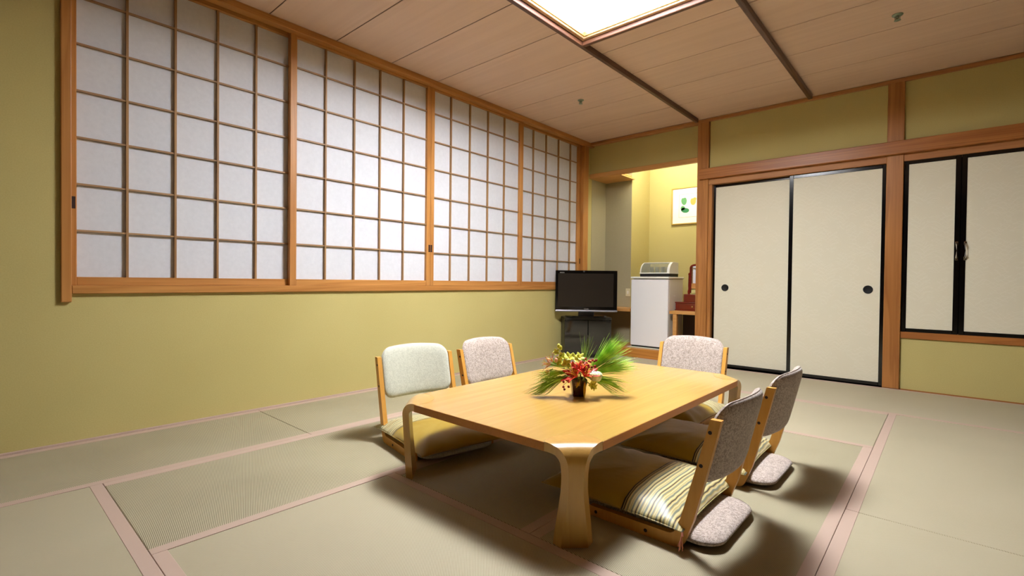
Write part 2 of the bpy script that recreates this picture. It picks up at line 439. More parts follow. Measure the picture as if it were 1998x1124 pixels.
pf_ = bpy.data.objects['wall_pilaster']
MB().box((0.0, 0.447, 0.105), (0.384, 0.45, 2.6)).build('front_paper', 'wall_greybeige', pf_)
MB().box((0.0, 0.10, 0.105), (0.003, 0.447, 2.6)).build('side_paper', 'wall_greybeige', pf_)
# closet interiors (behind the doors)
struct('wall_closet', MB().box((1.57, 0.35, 0), (XR, 0.4, 2.72)), 'gap', 'dark back of the closets behind the doors')

# ceiling slab and individual boards
ceil = MB()
ceil.box((-0.15, YN-0.15, 2.70), (XR+0.15, 1.1, 2.76)); ceil.box((0, 0.0, 2.62), (1.6, 1.0, 2.70))
ceiling = struct('ceiling', ceil, 'gap', 'ceiling of wide pale wooden boards')
B1, B2 = 1.42, 2.465                     # beams
LX0, LX1, LY1, LY0 = B1+0.02, B2-0.02, -2.305, -3.34
ys = [-0.03] + [-0.12-0.477*k for k in range(1, 14)] + [YN]
ys = [-0.03, -0.60] + [-0.60-0.4755*k for k in range(1, 13)] + [YN]
def board(x0, x1, ya, yb):
    if ya-yb < 0.02: return
    if yb > YN+0.1: MB().box((x0, yb-0.0032, HC+0.004), (x1, yb+0.0032, HC+0.02)).build('joint_shadow_strip', 'gap', ceiling)  # dark strip stands in for the shadow in the board gap
    MB().box((x0+0.001, yb+0.0035, HC), (x1-0.001, ya-0.0035, HC+0.02), 0.001).build('ceiling_board', 'board', ceiling)
for ya, yb in zip(ys, ys[1:]):
    board(0.0, B1, ya, yb); board(B2, XR, ya, yb)
    a1 = max(yb, LY1+0.03)
    if ya > LY1+0.03: board(B1, B2, ya, a1)
    b1 = min(ya, LY0-0.03)
    if yb < LY0-0.03: board(B1, B2, b1, yb)
# trims
struct('trim_1', MB().box((0, YN, HC-0.045), (0.065, 0.05, HC), 0.003), 'rail_y', 'brown wooden strip where ceiling meets the screens')
struct('trim_2', MB().box((0, -0.03, HC-0.03), (XR, 0.05, HC), 0.003), 'ceil_trim', 'thin wooden strip between ceiling and back wall')
for i, bx in enumerate((B1, B2, 3.51)):
    x0, x1 = bx-0.017, bx+0.017
    if i == 2: continue
    struct('trim_%d' % (3+i), MB().box((x0, YN, HC-0.042), (x1, -0.09, HC+0.0), 0.006, seg=2), 'beam',
           ('dark bark-edged ceiling batten nearer the screens', 'dark bark-edged ceiling batten nearer the closet')[i])
for i, yy in enumerate((LY1+0.017, LY0-0.017)):
    struct('trim_%d' % (5+i), MB().box((B1+0.017, yy-0.017, HC-0.042), (B2-0.017, yy+0.017, HC), 0.006, seg=2), 'beamx',
           ('dark cross batten at the far edge of the ceiling light', 'dark cross batten at the near edge of the ceiling light')[i])
struct('trim_7', MB().box((0, YN, -0.02), (0.015, -0.0, 0.012), 0.002), 'heri', 'thin pinkish strip along foot of the left wall')
struct('trim_8', MB().box((3.14, -0.008, -0.02), (XR, 0.0, 0.006), 0.001), 'rail_x', 'thin red-brown strip along foot of the right wall')
# posts and rails
struct('trim_9', MB().box((1.405, -0.025, 0), (1.525, 0.12, HC), 0.004), 'post_z', 'cedar post between alcove and sliding doors')
struct('trim_10', MB().box((3.03, -0.025, 0), (3.145, 0.12, HC), 0.004), 'post_z', 'cedar post between sliding doors and closet')
struct('trim_11', MB().box((1.435, -0.06, 1.985), (XR, 0.0, 2.095), 0.004), 'rail_x', 'broad horizontal cedar rail across the back wall')
struct('trim_12', MB().box((1.525, -0.015, 1.925), (3.03, 0.10, 1.985), 0.002).box((3.145, -0.015, 1.925), (XR, 0.10, 1.985), 0.002), 'ceil_trim', 'grooved wooden head rail above the sliding doors')
struct('trim_13', MB().box((3.145, -0.015, 0.435), (XR, 0.10, 0.49), 0.003), 'rail_x', 'wooden sill under the closet doors')
struct('trim_14', MB().box((0, 0.035, 2.195), (1.41, 0.075, 2.25), 0.003).box((0, 0.05, 2.235), (0.385, 0.447, 2.25)).box((0.003, 0.075, 2.195), (0.43, 0.447, 2.21)), 'shelf', 'wooden edge board under the alcove header')
struct('trim_15', MB().box((1.525, -0.01, 0), (1.56, 0.10, 1.925), 0.002), 'post_z', 'narrow wooden jamb beside the left sliding door')

# ------------------------------------------------------------------ shoji screens
struct('trim_16', MB().box((-0.06, -4.945, 0.745), (0.022, -4.903, HC-0.04), 0.004, seg=2), 'stile_z', 'wooden jamb post at near end of the paper screens')
struct('trim_17', MB().box((-0.075, -4.903, 0.788), (0.022, -0.01, 0.832), 0.003), 'rail_y', 'wooden sill rail under the paper screens')
struct('trim_18', MB().box((-0.06, -0.118, 0.832), (0.022, -0.008, HC-0.04), 0.003), 'stile_z', 'wooden post at far end of the paper screens')
def shoji(n, y0, y1, xf, bars, sl, sr, pull_y=None, pull_z=1.30, label=''):
    """one sliding screen; xf = front face of stiles"""
    o = bpy.data.objects.new('window_%d' % n, None); C.objects.link(o); tag(o, label, kind='structure')
    d = 0.03; zb, zt = 0.832, HC-0.03; xb = xf-d
    for ya, yb in ((y0, y0+sl), (y1-sr, y1)):
        MB().box((xb, ya, zb), (xf, yb, zt), 0.0025).build('stile', 'stile_z', o)
    MB().box((xb, y0+sl, zb), (xf-0.004, y1-sr, 0.877), 0.002).build('bottom_rail', 'rail_y', o)
    MB().box((xb, y0+sl, zt-0.03), (xf-0.004, y1-sr, zt), 0.002).build('top_rail', 'rail_y', o)
    rows = [0.877 + 0.2475*k for k in range(1, 7)]
    for yb in bars: MB().box((xb+0.004, yb-0.0055, 0.877), (xf-0.007, yb+0.0055, zt-0.03)).build('lattice_bar', 'kumiko_z', o)
    for z in rows: MB().box((xb+0.004, y0+sl, z-0.0048), (xf-0.011, y1-sr, z+0.0048)).build('lattice_bar', 'kumiko_y', o)
    ye = [y0+sl] + list(bars) + [y1-sr]; ze = [0.877] + rows + [zt-0.03]
    for ya, yb in zip(ye, ye[1:]):
        for za, zb_ in zip(ze, ze[1:]):
            MB().box((xb+0.0005, ya+0.0002, za+0.0002), (xb+0.0035, yb-0.0002, zb_-0.0002)).build('paper_pane', 'paper', o)
    if pull_y:
        p = MB(); p.box((xf-0.001, pull_y-0.009, pull_z-0.032), (xf+0.0006, pull_y+0.009, pull_z+0.032), 0.0004)
        p.build('finger_pull', 'plug', o)
    return o
shoji(1, -4.903, -3.73, -0.018, [-4.663, -4.433, -4.206, -3.977], 0.024, 0.03, -4.893, 1.27, 'paper screen nearest the viewer, set in the rear track')
shoji(2, -3.768, -2.532, 0.014, [-3.504, -3.271, -3.043, -2.814], 0.046, 0.042, -2.543, 1.16, 'paper screen second from the viewer with a pull at its far edge')
shoji(3, -2.531, -1.275, 0.014, [-2.289, -2.050, -1.805, -1.563], 0.04, 0.055, -2.520, 1.16, 'paper screen third from the viewer with a pull at its near edge')
shoji(4, -1.30, -0.118, -0.018, [-1.052, -0.820, -0.580, -0.337], 0.03, 0.065, -0.128, 1.14, 'paper screen farthest away behind the television')

# ------------------------------------------------------------------ sliding doors and closet doors
def fusuma(n, x0, x1, yf, z0, z1, fl, fr, ft, fb, label, pull=None):
    o = bpy.data.objects.new('door_%d' % n, None); C.objects.link(o); tag(o, label, kind='structure')
    y1 = yf+0.022
    MB().box((x0+fl, yf+0.003, z0+fb), (x1-fr, y1-0.002, z1-ft)).build('door_panel', 'fusuma', o)
    MB().box((x0, yf, z0), (x0+fl, y1, z1), 0.002).build('frame_stile', 'black', o)
    MB().box((x1-fr, yf, z0), (x1, y1, z1), 0.002).build('frame_stile', 'black', o)
    MB().box((x0+fl, yf, z1-ft), (x1-fr, y1, z1), 0.002).build('frame_rail', 'black', o)
    MB().box((x0+fl, yf, z0), (x1-fr, y1, z0+fb), 0.002).build('frame_rail', 'black', o)
    if pull:
        px, pz = pull
        mt = Matrix.Translation((px, yf+0.004, pz)) @ Matrix.Rotation(PI/2, 4, 'X')
        MB().lathe([(0.036, 0), (0.036, 0.005), (0.033, 0.007), (0.029, 0.004), (0.002, 0.002)], 28, mt).build('round_pull', 'pull', o, True)
    return o
fusuma(1, 1.56, 2.33, 0.045, 0.004, 1.925, 0.022, 0.03, 0.028, 0.03, 'left cream wave-patterned sliding door with round black pull', (1.69, 0.835))
fusuma(2, 2.285, 3.03, 0.012, 0.004, 1.925, 0.034, 0.03, 0.034, 0.03, 'right cream wave-patterned sliding door with round black pull', (2.915, 0.84))
fusuma(3, 3.150, 3.505, 0.0, 0.49, 1.925, 0.03, 0.034, 0.03, 0.03, 'left cream closet door with chrome handle above low sill')
fusuma(4, 3.507, 3.935, 0.0, 0.49, 1.925, 0.034, 0.03, 0.03, 0.03, 'right cream closet door with chrome handle at picture edge')
for nm, hx in (('door_3', 3.487), ('door_4', 3.538)):
    o = bpy.data.objects[nm]
    h = MB(); h.tube([(hx, -0.001, 1.10), (hx, -0.022, 1.115), (hx, -0.026, 1.16), (hx, -0.022, 1.205), (hx, -0.001, 1.22)], [0.005, 0.006, 0.0065, 0.006, 0.005], 8)
    for zz in (1.10, 1.22): h.box((hx-0.008, -0.004, zz-0.014), (hx+0.008, 0.0, zz+0.014), 0.002)
    h.build('door_handle', 'chrome', o, 'auto')
hg = MB()
for k in range(4): hg.tube([(3.152, -0.006, 1.86+k*0.012), (3.152, -0.006, 1.869+k*0.012)], 0.005, 8)
hg.build('hinge', 'chrome', bpy.data.objects['door_3'])

# ------------------------------------------------------------------ ceiling light, sprinklers
lt = empty('ceiling_light', ((LX0+LX1)/2, (LY0+LY1)/2, HC))
tag(lt, 'large square luminous panel let into the board ceiling', 'ceiling light')
hx, hy = (LX1-LX0)/2-0.0, (LY1-LY0)/2-0.0
for s1, s2, s3, s4 in ((-hx, -hy, hx, -hy+0.03), (-hx, hy-0.03, hx, hy), (-hx, -hy+0.03, -hx+0.03, hy-0.03), (hx-0.03, -hy+0.03, hx, hy-0.03)):
    MB().box((s1, s2, -0.012), (s3, s4, 0.05), 0.003).build('light_frame', 'lightframe', lt)
for s1, s2, s3, s4 in ((-hx+.03, -hy+.03, hx-.03, -hy+0.04), (-hx+.03, hy-0.04, hx-.03, hy-.03), (-hx+.03, -hy+0.04, -hx+0.04, hy-0.04), (hx-0.04, -hy+0.04, hx-.03, hy-0.04)):
    MB().box((s1, s2, 0.0), (s3, s4, 0.05), 0.001).build('inner_bead', 'goldframe', lt)
MB().box((-hx+0.03, -hy+0.03, 0.03), (hx-0.03, hy-0.03, 0.036)).build('diffuser', 'panel', lt)

def sprinkler(x, y, label):
    s = empty('sprinkler', (x, y, HC)); tag(s, label, 'sprinkler')
    MB().lathe([(0.030, 0), (0.030, -0.004), (0.024, -0.009), (0.012, -0.011)], 20).build('escutcheon', 'metalgreen', s, 'auto')
    b = MB(); b.lathe([(0.009, -0.01), (0.009, -0.022), (0.005, -0.026)], 12)
    for k in range(2): b.box((-0.014 if k == 0 else 0.011, -0.002, -0.034), (-0.011 if k == 0 else 0.014, 0.002, -0.01))
    b.build('sprinkler_body', 'metalgreen', s)
    MB().lathe([(0.018, -0.034), (0.019, -0.036), (0.004, -0.038)], 16).build('deflector', 'metalgreen', s)
sprinkler(0.775, -1.33, 'small metal sprinkler on ceiling boards nearer the paper screens')
sprinkler(3.165, -1.27, 'small metal sprinkler on ceiling boards above the closet')

# ------------------------------------------------------------------ alcove
st = empty('alcove_platform', (0.76, 0.4, 0))
tag(st, 'low wooden platform forming the raised alcove floor', 'platform')
MB().box((-0.76, -0.44, 0.0), (0.645, -0.40, 0.105), 0.003).build('front_board', 'step', st)
MB().box((-0.757, -0.40, 0.0), (0.70, 0.545, 0.104)).build('platform_top', 'shelf', st)
sh = empty('alcove_shelf', (0.0, 0.3, 0.525)); tag(sh, 'pale wooden shelf right of the refrigerator, holding the mirror', 'shelf')
shl = empty('alcove_shelf', (0.0, 0.3, 0.525)); tag(shl, 'pale wooden shelf left of the refrigerator, behind the television', 'shelf')
MB().box((0.003, -0.20, 0.0), (0.565, 0.145, 0.035), 0.002).build('shelf_board', 'shelf', shl)
MB().box((1.062, -0.20, 0.0), (1.468, 0.645, 0.035), 0.002).build('shelf_board', 'shelf', sh)
MB().box((1.066, 0.18, -0.415), (1.466, 0.20, 0.0)).build('under_shade_panel', plain('dark_under_shade', '#3a2716', 0.6), sh)  # added dark sheet in place of the shade under the shelf
MB().box((1.10, -0.19, -0.419), (1.145, -0.15, 0.0), 0.002).build('shelf_post', 'shelf', sh)
# fluorescent tube
fl = empty('alcove_lamp', (0.95, 0.25, 2.59)); tag(fl, 'fluorescent tube hidden behind the alcove header', 'lamp')
MB().box((-0.45, -0.03, -0.03), (0.45, 0.03, 0.03), 0.004).build('lamp_housing', 'plasticwhite', fl)
MB().tube([(-0.43, 0, -0.06), (0.43, 0, -0.06)], 0.015, 10).build('lamp_tube', 'tube', fl, 'auto')
for sx in (-0.435, 0.435): MB().box((sx-0.01, -0.02, -0.08), (sx+0.01, 0.02, -0.03)).build('lamp_socket', 'plasticwhite', fl)

# refrigerator
fr = empty('refrigerator', (0.81, 0.10, 0.105)); tag(fr, 'small white single-door refrigerator in the alcove', 'refrigerator')
MB().box((-0.232, 0.045, 0.02), (0.232, 0.43, 0.825), 0.006).build('cabinet_body', 'cream', fr)
MB().box((-0.235, 0.0, 0.022), (0.235, 0.04, 0.812), 0.008, seg=2).build('door', 'white', fr)
MB().box((-0.24, -0.002, 0.823), (0.24, 0.44, 0.845), 0.006, seg=2).build('top_panel', 'plasticwhite', fr)
MB().box((-0.225, 0.015, 0.004), (0.225, 0.42, 0.02)).build('base_grille', 'blackplastic', fr)
MB().box((-0.25, -0.05, 0.0), (0.25, 0.44, 0.005), 0.001).build('floor_tray', 'plasticwhite', fr)
MB().box((0.2325, 0.16, 0.62), (0.2345, 0.21, 0.626)).build('side_badge', 'white', fr)
# bread bin / dish case
bc = empty('dish_case', (0.845, 0.16, 0.951)); tag(bc, 'white dish case with curved clear lid and black base on refrigerator', 'container')
MB().box((-0.185, 0.0, 0.0), (0.185, 0.25, 0.04), 0.004).build('base', 'blackplastic', bc)
def bprof(r0=0.0):
    pts = [(0.25-r0, 0.045)]; pts += [(0.25-r0, 0.155)]
    for k in range(0, 9):
        t = k/8*PI/2
        pts.append((0.13-0.125*math.sin(t)*(1-r0*4), 0.045+0.125*math.cos(t)*(1-r0*2)+0.0))
    return pts
def bside(x0, x1):
    b = MB(); pts = [(0.25, 0.04), (0.25, 0.165)] + [(0.12-0.12*math.sin(k/8*PI/2), 0.045+0.125*math.cos(k/8*PI/2)) for k in range(9)] + [(0.0, 0.04)]
    b.rings([[(x0, y, z) for y, z in pts], [(x1, y, z) for y, z in pts]]); return b
bside(0.155, 0.185).build('side_panel', 'plasticwhite', bc)
bside(-0.185, -0.172).build('side_panel', 'plasticwhite', bc)
MB().box((-0.19, -0.006, 0.036), (0.19, 0.255, 0.048), 0.003).build('rim', 'plasticwhite', bc)
arc = [(0.12-0.118*math.sin(k/8*PI/2), 0.046+0.123*math.cos(k/8*PI/2)) for k in range(9)]
arc2 = [(0.12-0.115*math.sin(k/8*PI/2), 0.046+0.120*math.cos(k/8*PI/2)) for k in range(9)]
cl = MB(); cl.rings([[(-0.172, y, z) for y, z in arc+arc2[::-1]], [(0.155, y, z) for y, z in arc+arc2[::-1]]]); cl.build('curved_lid', 'lid', bc, 'auto')
MB().box((-0.185, 0.10, 0.160), (0.185, 0.25, 0.172), 0.003).build('top_strip', 'plasticwhite', bc)
for gx, gp in ((-0.10, 'leftmost'), (-0.03, 'second from left'), (0.04, 'second from right'), (0.10, 'rightmost')):
    g = MB().lathe([(0.022, 0), (0.026, 0.05), (0.028, 0.07), (0.026, 0.07), (0.02, 0.005)], 14).build('drinking_glass', 'cream', None, 'auto', (0.845+gx, 0.30, 0.9995))
    tag(g, 'small drinking glass inside the clear-lidded dish case, '+gp+' of four', 'glass', 'glasses inside the dish case')

# dressing mirror
dm = empty('dressing_mirror', (1.275, 0.36, 0.56)); tag(dm, 'dark red lacquered mirror stand with drawers on the alcove shelf', 'mirror')
b = MB(); b.box((-0.20, -0.12, 0.008), (0.21, 0.10, 0.09), 0.004); b.box((-0.205, -0.125, 0.086), (0.215, 0.105, 0.1), 0.004); b.box((-0.205, -0.125, 0.0), (0.215, 0.105, 0.012), 0.003)
b.build('lower_case', 'redwood', dm)
b = MB(); b.box((-0.13, -0.06, 0.1), (0.19, 0.09, 0.19), 0.004); b.build('upper_case', 'redwood', dm)
dr = MB().box((-0.16, -0.127, 0.02), (0.17, -0.118, 0.078), 0.002).build('drawer', 'redwood', dm)
MB().sphere((0.01, -0.134, 0.05), 0.008).build('knob', 'goldframe', dr, True)
for sx in (-0.095, 0.165):
    MB().lathe([(0.014, 0), (0.016, 0.03), (0.009, 0.06), (0.011, 0.10), (0.008, 0.22), (0.012, 0.235), (0.004, 0.25)], 12, Matrix.Translation((sx, 0.0, 0.19))).build('support_post', 'redwood', dm, 'auto')
pts = []
for k in range(0, 25):
    t = PI - k/24*PI; pts.append((0.035+0.112*math.copysign(abs(math.cos(t))**0.5, math.cos(t)), 0.53-0.05+0.05*math.sin(t)**0.6 if 0 < k < 24 else 0.48))
outline = [(-0.077, 0.205)] + pts + [(0.147, 0.205)]
loop = [Vector((x, 0.0, z)) for x, z in outline]
MB().tube(loop + [loop[0]], 0.013, 8, cap=False).build('mirror_frame', 'redwood', dm, 'auto')
g = MB(); g.rings([[(x, -0.002, z) for x, z in outline], [(x, 0.004, z) for x, z in outline]]); g.build('mirror_glass', 'mirror', dm)
dm.rotation_euler = (0, 0, math.radians(-4))

# framed print on alcove back wall
pf = empty('framed_print', (0.96, ALC_Y-0.012, 1.88)); tag(pf, 'gold-framed vegetable print in green and orange on alcove wall', 'picture')
W2, H2 = 0.255, 0.24
for s1, s2, s3, s4 in ((-W2, -H2, W2, -H2+0.016), (-W2, H2-0.016, W2, H2), (-W2, -H2+.016, -W2+0.016, H2-.016), (W2-0.016, -H2+.016, W2, H2-.016)):
    MB().box((s1, -0.012, s2), (s3, 0.01, s4), 0.003).build('frame', 'goldframe', pf)
MB().box((-W2+0.016, -0.002, -H2+0.016), (W2-0.016, 0.008, H2-0.016)).build('mount', 'mat_white', pf)
il = MB()
for s1, s2, s3, s4 in ((-0.155, -0.15, 0.155, -0.147), (-0.155, 0.147, 0.155, 0.15), (-0.155, -.147, -0.152, 0.147), (0.152, -.147, 0.155, 0.147)): il.box((s1, -0.0028, s2), (s3, -0.001, s4))
il.build('mount_line', 'goldframe', pf)
def blob(cx, cz, rx, rz, y=-0.0032, rot=0, dent=0.0):
    pts = []
    for k in range(28):
        t = 2*PI*k/28; r = 1-dent*max(0, math.cos(t-PI/2))**4
        x, z = rx*r*math.cos(t), rz*r*math.sin(t); pts.append((cx+x*math.cos(rot)-z*math.sin(rot), y, cz+x*math.sin(rot)+z*math.cos(rot)))
    return MB().rings([pts, [(p[0], -0.0015, p[2]) for p in pts]])
blob(-0.09, 0.065, 0.036, 0.055, rot=0.1, dent=0.35).build('printed_shape', 'green_paint', pf)
blob(-0.075, -0.055, 0.055, 0.036, rot=-0.25, dent=0.3).build('printed_shape', 'green_dark', pf)
blob(-0.105, -0.03, 0.028, 0.03).build('printed_shape', 'green_paint', pf)
blob(0.03, 0.05, 0.036, 0.05, dent=0.3).build('printed_shape', 'orange_paint', pf)
blob(0.05, 0.075, 0.022, 0.02, y=-0.0036).build('printed_shape', 'orange_paint', pf)
# switch
sw = empty('wall_switch', (0.352, 0.448, 0.75)); tag(sw, 'small cream wall switch plate beside the refrigerator', 'switch')
MB().box((-0.032, -0.01, -0.05), (0.032, 0.002, 0.05), 0.003).build('plate', 'switch', sw); MB().box((-0.012, -0.014, -0.02), (0.012, -0.009, 0.02), 0.002).build('rocker', 'plasticwhite', sw)

# ------------------------------------------------------------------ television and its cabinet
TA = yaw                                   # both stand across the corner
tv = empty('television', (0.326, -0.495, 0.475), TA); tag(tv, 'black flat-screen television on dark glass-door cabinet', 'television')
z0, z1 = 0.072, 0.537; hw = 0.357
MB().box((-hw, 0.0, z0), (hw, 0.05, z1), 0.006, seg=2).build('casing', 'tvblack', tv)
MB().box((-hw+0.03, 0.05, z0+0.05), (hw-0.03, 0.09, z1-0.06), 0.015).build('rear_housing', 'blackplastic', tv)
MB().box((-hw+0.028, -0.0015, z0+0.045), (hw-0.045, 0.001, z1-0.035)).build('screen', 'screen', tv)
MB().box((-hw, -0.012, z0-0.012), (hw, 0.03, z0+0.008), 0.004, seg=2).build('lower_strip', 'silver', tv)
MB().box((-0.09, 0.0, 0.012), (0.09, 0.04, z0), 0.004).build('neck', 'tvblack', tv)
MB().prism([(0.24*math.cos(2*PI*k/32)**1, 0.03+0.125*math.sin(2*PI*k/32)) for k in range(32)], 0.0, 0.016, bev=0.003).build('foot', 'tvblack', tv)
def text(s, size, loc, rot, mat, parent, name='lettering', ext=0.0004):
    cu = bpy.data.curves.new(name, 'FONT'); cu.body = s; cu.size = size; cu.align_x = 'CENTER'; cu.extrude = ext
    o = bpy.data.objects.new(name, cu); C.objects.link(o)
    dg = bpy.context.evaluated_depsgraph_get(); me = bpy.data.meshes.new_from_object(o.evaluated_get(dg))
    bpy.data.objects.remove(o); me.materials.clear(); me.materials.append(mat)
    ob = bpy.data.objects.new(name, me); C.objects.link(ob); ob.parent = parent; ob.location = loc; ob.rotation_euler = rot
    return ob
text('REGZA', 0.017, (-hw+0.075, -0.0022, z1-0.032), (PI/2, 0, 0), M['printlight'], tv)
text('TOSHIBA', 0.014, (0.0, -0.0022, z0+0.016), (PI/2, 0, 0), M['printlight'], tv)
sk = MB()
for k in range(2): sk.box((-0.04+k*0.012, -0.002, z1-0.02), (-0.036+k*0.012, 0.0, z1-0.001), mat=Matrix.Rotation(0.0, 4, 'Y'))
sk.build('sticker', 'silver', tv)
tc = empty('television_cabinet', (0.335, -0.47, 0.0), TA+0.09); tag(tc, 'low dark cabinet with two smoked glass doors under television', 'cabinet')
cw, cd, chh = 0.275, 0.40, 0.47
MB().box((-cw, -0.02, chh-0.03), (cw, cd-0.1, chh), 0.003).build('top_panel', 'cabinet', tc)
for sx in (-1, 1): MB().box((sx*cw, 0.0, 0.0), (sx*(cw-0.022), cd-0.1, chh-0.03), 0.002).build('side_panel', 'cabinet', tc)
MB().box((-cw+.022, 0.0, 0.0), (cw-.022, cd-0.1, 0.04)).build('plinth', 'cabinet', tc)
MB().box((-cw+.022, cd-0.115, 0.04), (cw-.022, cd-0.1, chh-0.03)).build('back_panel', 'cabinet', tc)
MB().box((-cw+.022, 0.03, 0.22), (cw-.022, cd-0.115, 0.235)).build('inner_shelf', 'cabinet', tc)
for s1, s2 in ((-cw+0.0, -0.002), (0.002, cw-0.0)):
    d_ = MB().box((s1+0.002, -0.014, 0.042), (s2-0.002, -0.002, chh-0.034), 0.001).build('glass_door', 'cabglass', tc)

# ------------------------------------------------------------------ low table
TX0, TX1, TY0, TY1, TH, TT = 1.575, 2.57, -3.985, -2.275, 0.34, 0.032
tcx, tcy = (TX0+TX1)/2, (TY0+TY1)/2
tb = empty('low_table', (tcx, tcy, 0)); tag(tb, 'low honey-coloured table with bent plywood corner legs', 'table')
hx, hy, ct = (TX1-TX0)/2, (TY1-TY0)/2, 0.142
poly = [(-hx+ct, -hy), (hx-ct, -hy), (hx, -hy+ct), (hx, hy-ct), (hx-ct, hy), (-hx+ct, hy), (-hx, hy-ct), (-hx, -hy+ct)]
MB().prism(poly, TH-TT, TH, bev=0.0015).build('tabletop', 'table', tb)
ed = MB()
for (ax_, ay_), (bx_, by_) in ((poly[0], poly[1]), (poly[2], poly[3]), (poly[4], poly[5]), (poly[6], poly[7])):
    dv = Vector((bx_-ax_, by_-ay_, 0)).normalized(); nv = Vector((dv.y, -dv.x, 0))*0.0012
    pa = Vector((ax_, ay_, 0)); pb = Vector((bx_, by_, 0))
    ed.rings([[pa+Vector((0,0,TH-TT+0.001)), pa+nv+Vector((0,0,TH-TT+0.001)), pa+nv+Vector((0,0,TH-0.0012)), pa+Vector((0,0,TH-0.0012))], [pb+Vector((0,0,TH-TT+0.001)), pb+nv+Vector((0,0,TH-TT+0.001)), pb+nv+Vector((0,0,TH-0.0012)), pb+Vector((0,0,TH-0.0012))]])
ed.build('edge_shade_band', 'edge', tb)
def leg_mesh():
    # local frame: +u outward along the corner diagonal, v across, w up; u=0 at the cut edge of the top
    R = 0.062; t = TT
    def wid(s_):   # front half width along the path
        keys = [(-0.075, 0.004), (-0.07, 0.035), (-0.055, 0.065), (-0.03, 0.09), (0.0, 0.1005), (0.02, 0.078), (0.045, 0.052), (0.075, 0.036), (0.10, 0.029), (0.14, 0.025), (0.19, 0.026), (0.25, 0.033), (0.31, 0.041), (0.38, 0.048)]
        for (a0, b0), (a1, b1) in zip(keys, keys[1:]):
            if s_ <= a1: return b0+(b1-b0)*(s_-a0)/(a1-a0)
        return keys[-1][1]
    mb = MB(); rings = []
    path = []
    for k in range(0, 9): s_ = -0.075+0.075*k/8; path.append((s_, 0.0, TH+0.0008, 0.0, s_))
    n = 12
    for k in range(1, n+1):
        th = PI/2*k/n; path.append((R*math.sin(th), 0, TH+0.0008-R*(1-math.cos(th)), th, R*th))
    zb = TH+0.0008-R; s0 = R*PI/2
    for k in range(1, 17):
        z = zb*(1-k/16); path.append((R-0.022*(k/16)**1.3, 0, z, PI/2, s0+zb-z))
    for u, _, z, th, s_ in path:
        nu, nz = math.sin(th), math.cos(th)
        hwf = wid(s_); tt = t if th > 0 or s_ >= -0.0001 else 0.0035
        hwb = hwf + (t*0.62*math.sin(th))
        if z < 0.02: z2 = max(0.0, z)
        ub, zb2 = u-nu*tt, z-nz*tt
        m_ = 0.0015
        rings.append([(u, -hwf+m_, z), (u, -hwf*0.33, z+0.0), (u, hwf*0.33, z), (u, hwf-m_, z), (ub, hwb, zb2), (ub, -hwb, zb2)])
    mb.rings(rings)
    return mb.mesh('leg', M['leg'], True)
lm = leg_mesh()
try: lm.set_sharp_from_angle(angle=math.radians(35))
except Exception: pass
for sx, sy in ((1, -1), (-1, -1), (1, 1), (-1, 1)):
    o = piece('leg', lm, tb, (sx*(hx-ct/2), sy*(hy-ct/2), 0)); o.rotation_euler = (0, 0, math.atan2(sy, sx))

# ------------------------------------------------------------------ floor chairs
def rrect(w, h, r, n=6, arch=0.0):
    pts = []
    for cx, cy, a0 in ((w/2-r, h/2-r, 0), (-w/2+r, h/2-r, PI/2), (-w/2+r, -h/2+r, PI), (w/2-r, -h/2+r, 3*PI/2)):
        for k in range(n+1): a1 = a0+PI/2*k/n; pts.append((cx+r*math.cos(a1), cy+r*math.sin(a1)))
    # subdivide straight runs
    out = []
    for i, p in enumerate(pts):
        q = pts[(i+1) % len(pts)]; out.append(p); d = math.dist(p, q)
        m_ = int(d/0.035)
        for k in range(1, m_): out.append((p[0]+(q[0]-p[0])*k/m_, p[1]+(q[1]-p[1])*k/m_))
    return [(x, y+(arch*(1-(2*x/w)**2) if y > 0 else 0.0)) for x, y in out]
def pad(outline, T, fn, flat_back=1.0, pw=3.0):
    """pillow between two domed skins; fn maps (a, b, t) to a 3D point"""
    S = [0.0, 0.35, 0.62, 0.8, 0.9, 0.96, 0.99, 1.0]; mb = MB(); bm = mb.bm
    def th(s_): return T/2*(1-s_**(pw*2))**0.5 if s_ < 1 else 0.0
    front = []; back = []
    for s_ in S[1:]:
        front.append([bm.verts.new(fn(x*s_, y*s_, th(s_))) for x, y in outline])
        back.append([bm.verts.new(fn(x*s_, y*s_, -th(s_)*flat_back)) for x, y in outline] if s_ < 1 else front[-1])
    cf = bm.verts.new(fn(0, 0, th(0))); cb = bm.verts.new(fn(0, 0, -th(0)*flat_back)); n = len(outline)
    for k in range(n): bm.faces.new((cf, front[0][k], front[0][(k+1) % n])); bm.faces.new((cb, back[0][(k+1) % n], back[0][k]))
    for L in (front, back):
        for A, B in zip(L, L[1:]):
            for k in range(n):
                try: bm.faces.new((A[k], A[(k+1) % n], B[(k+1) % n], B[k]))
                except ValueError: pass
    return mb
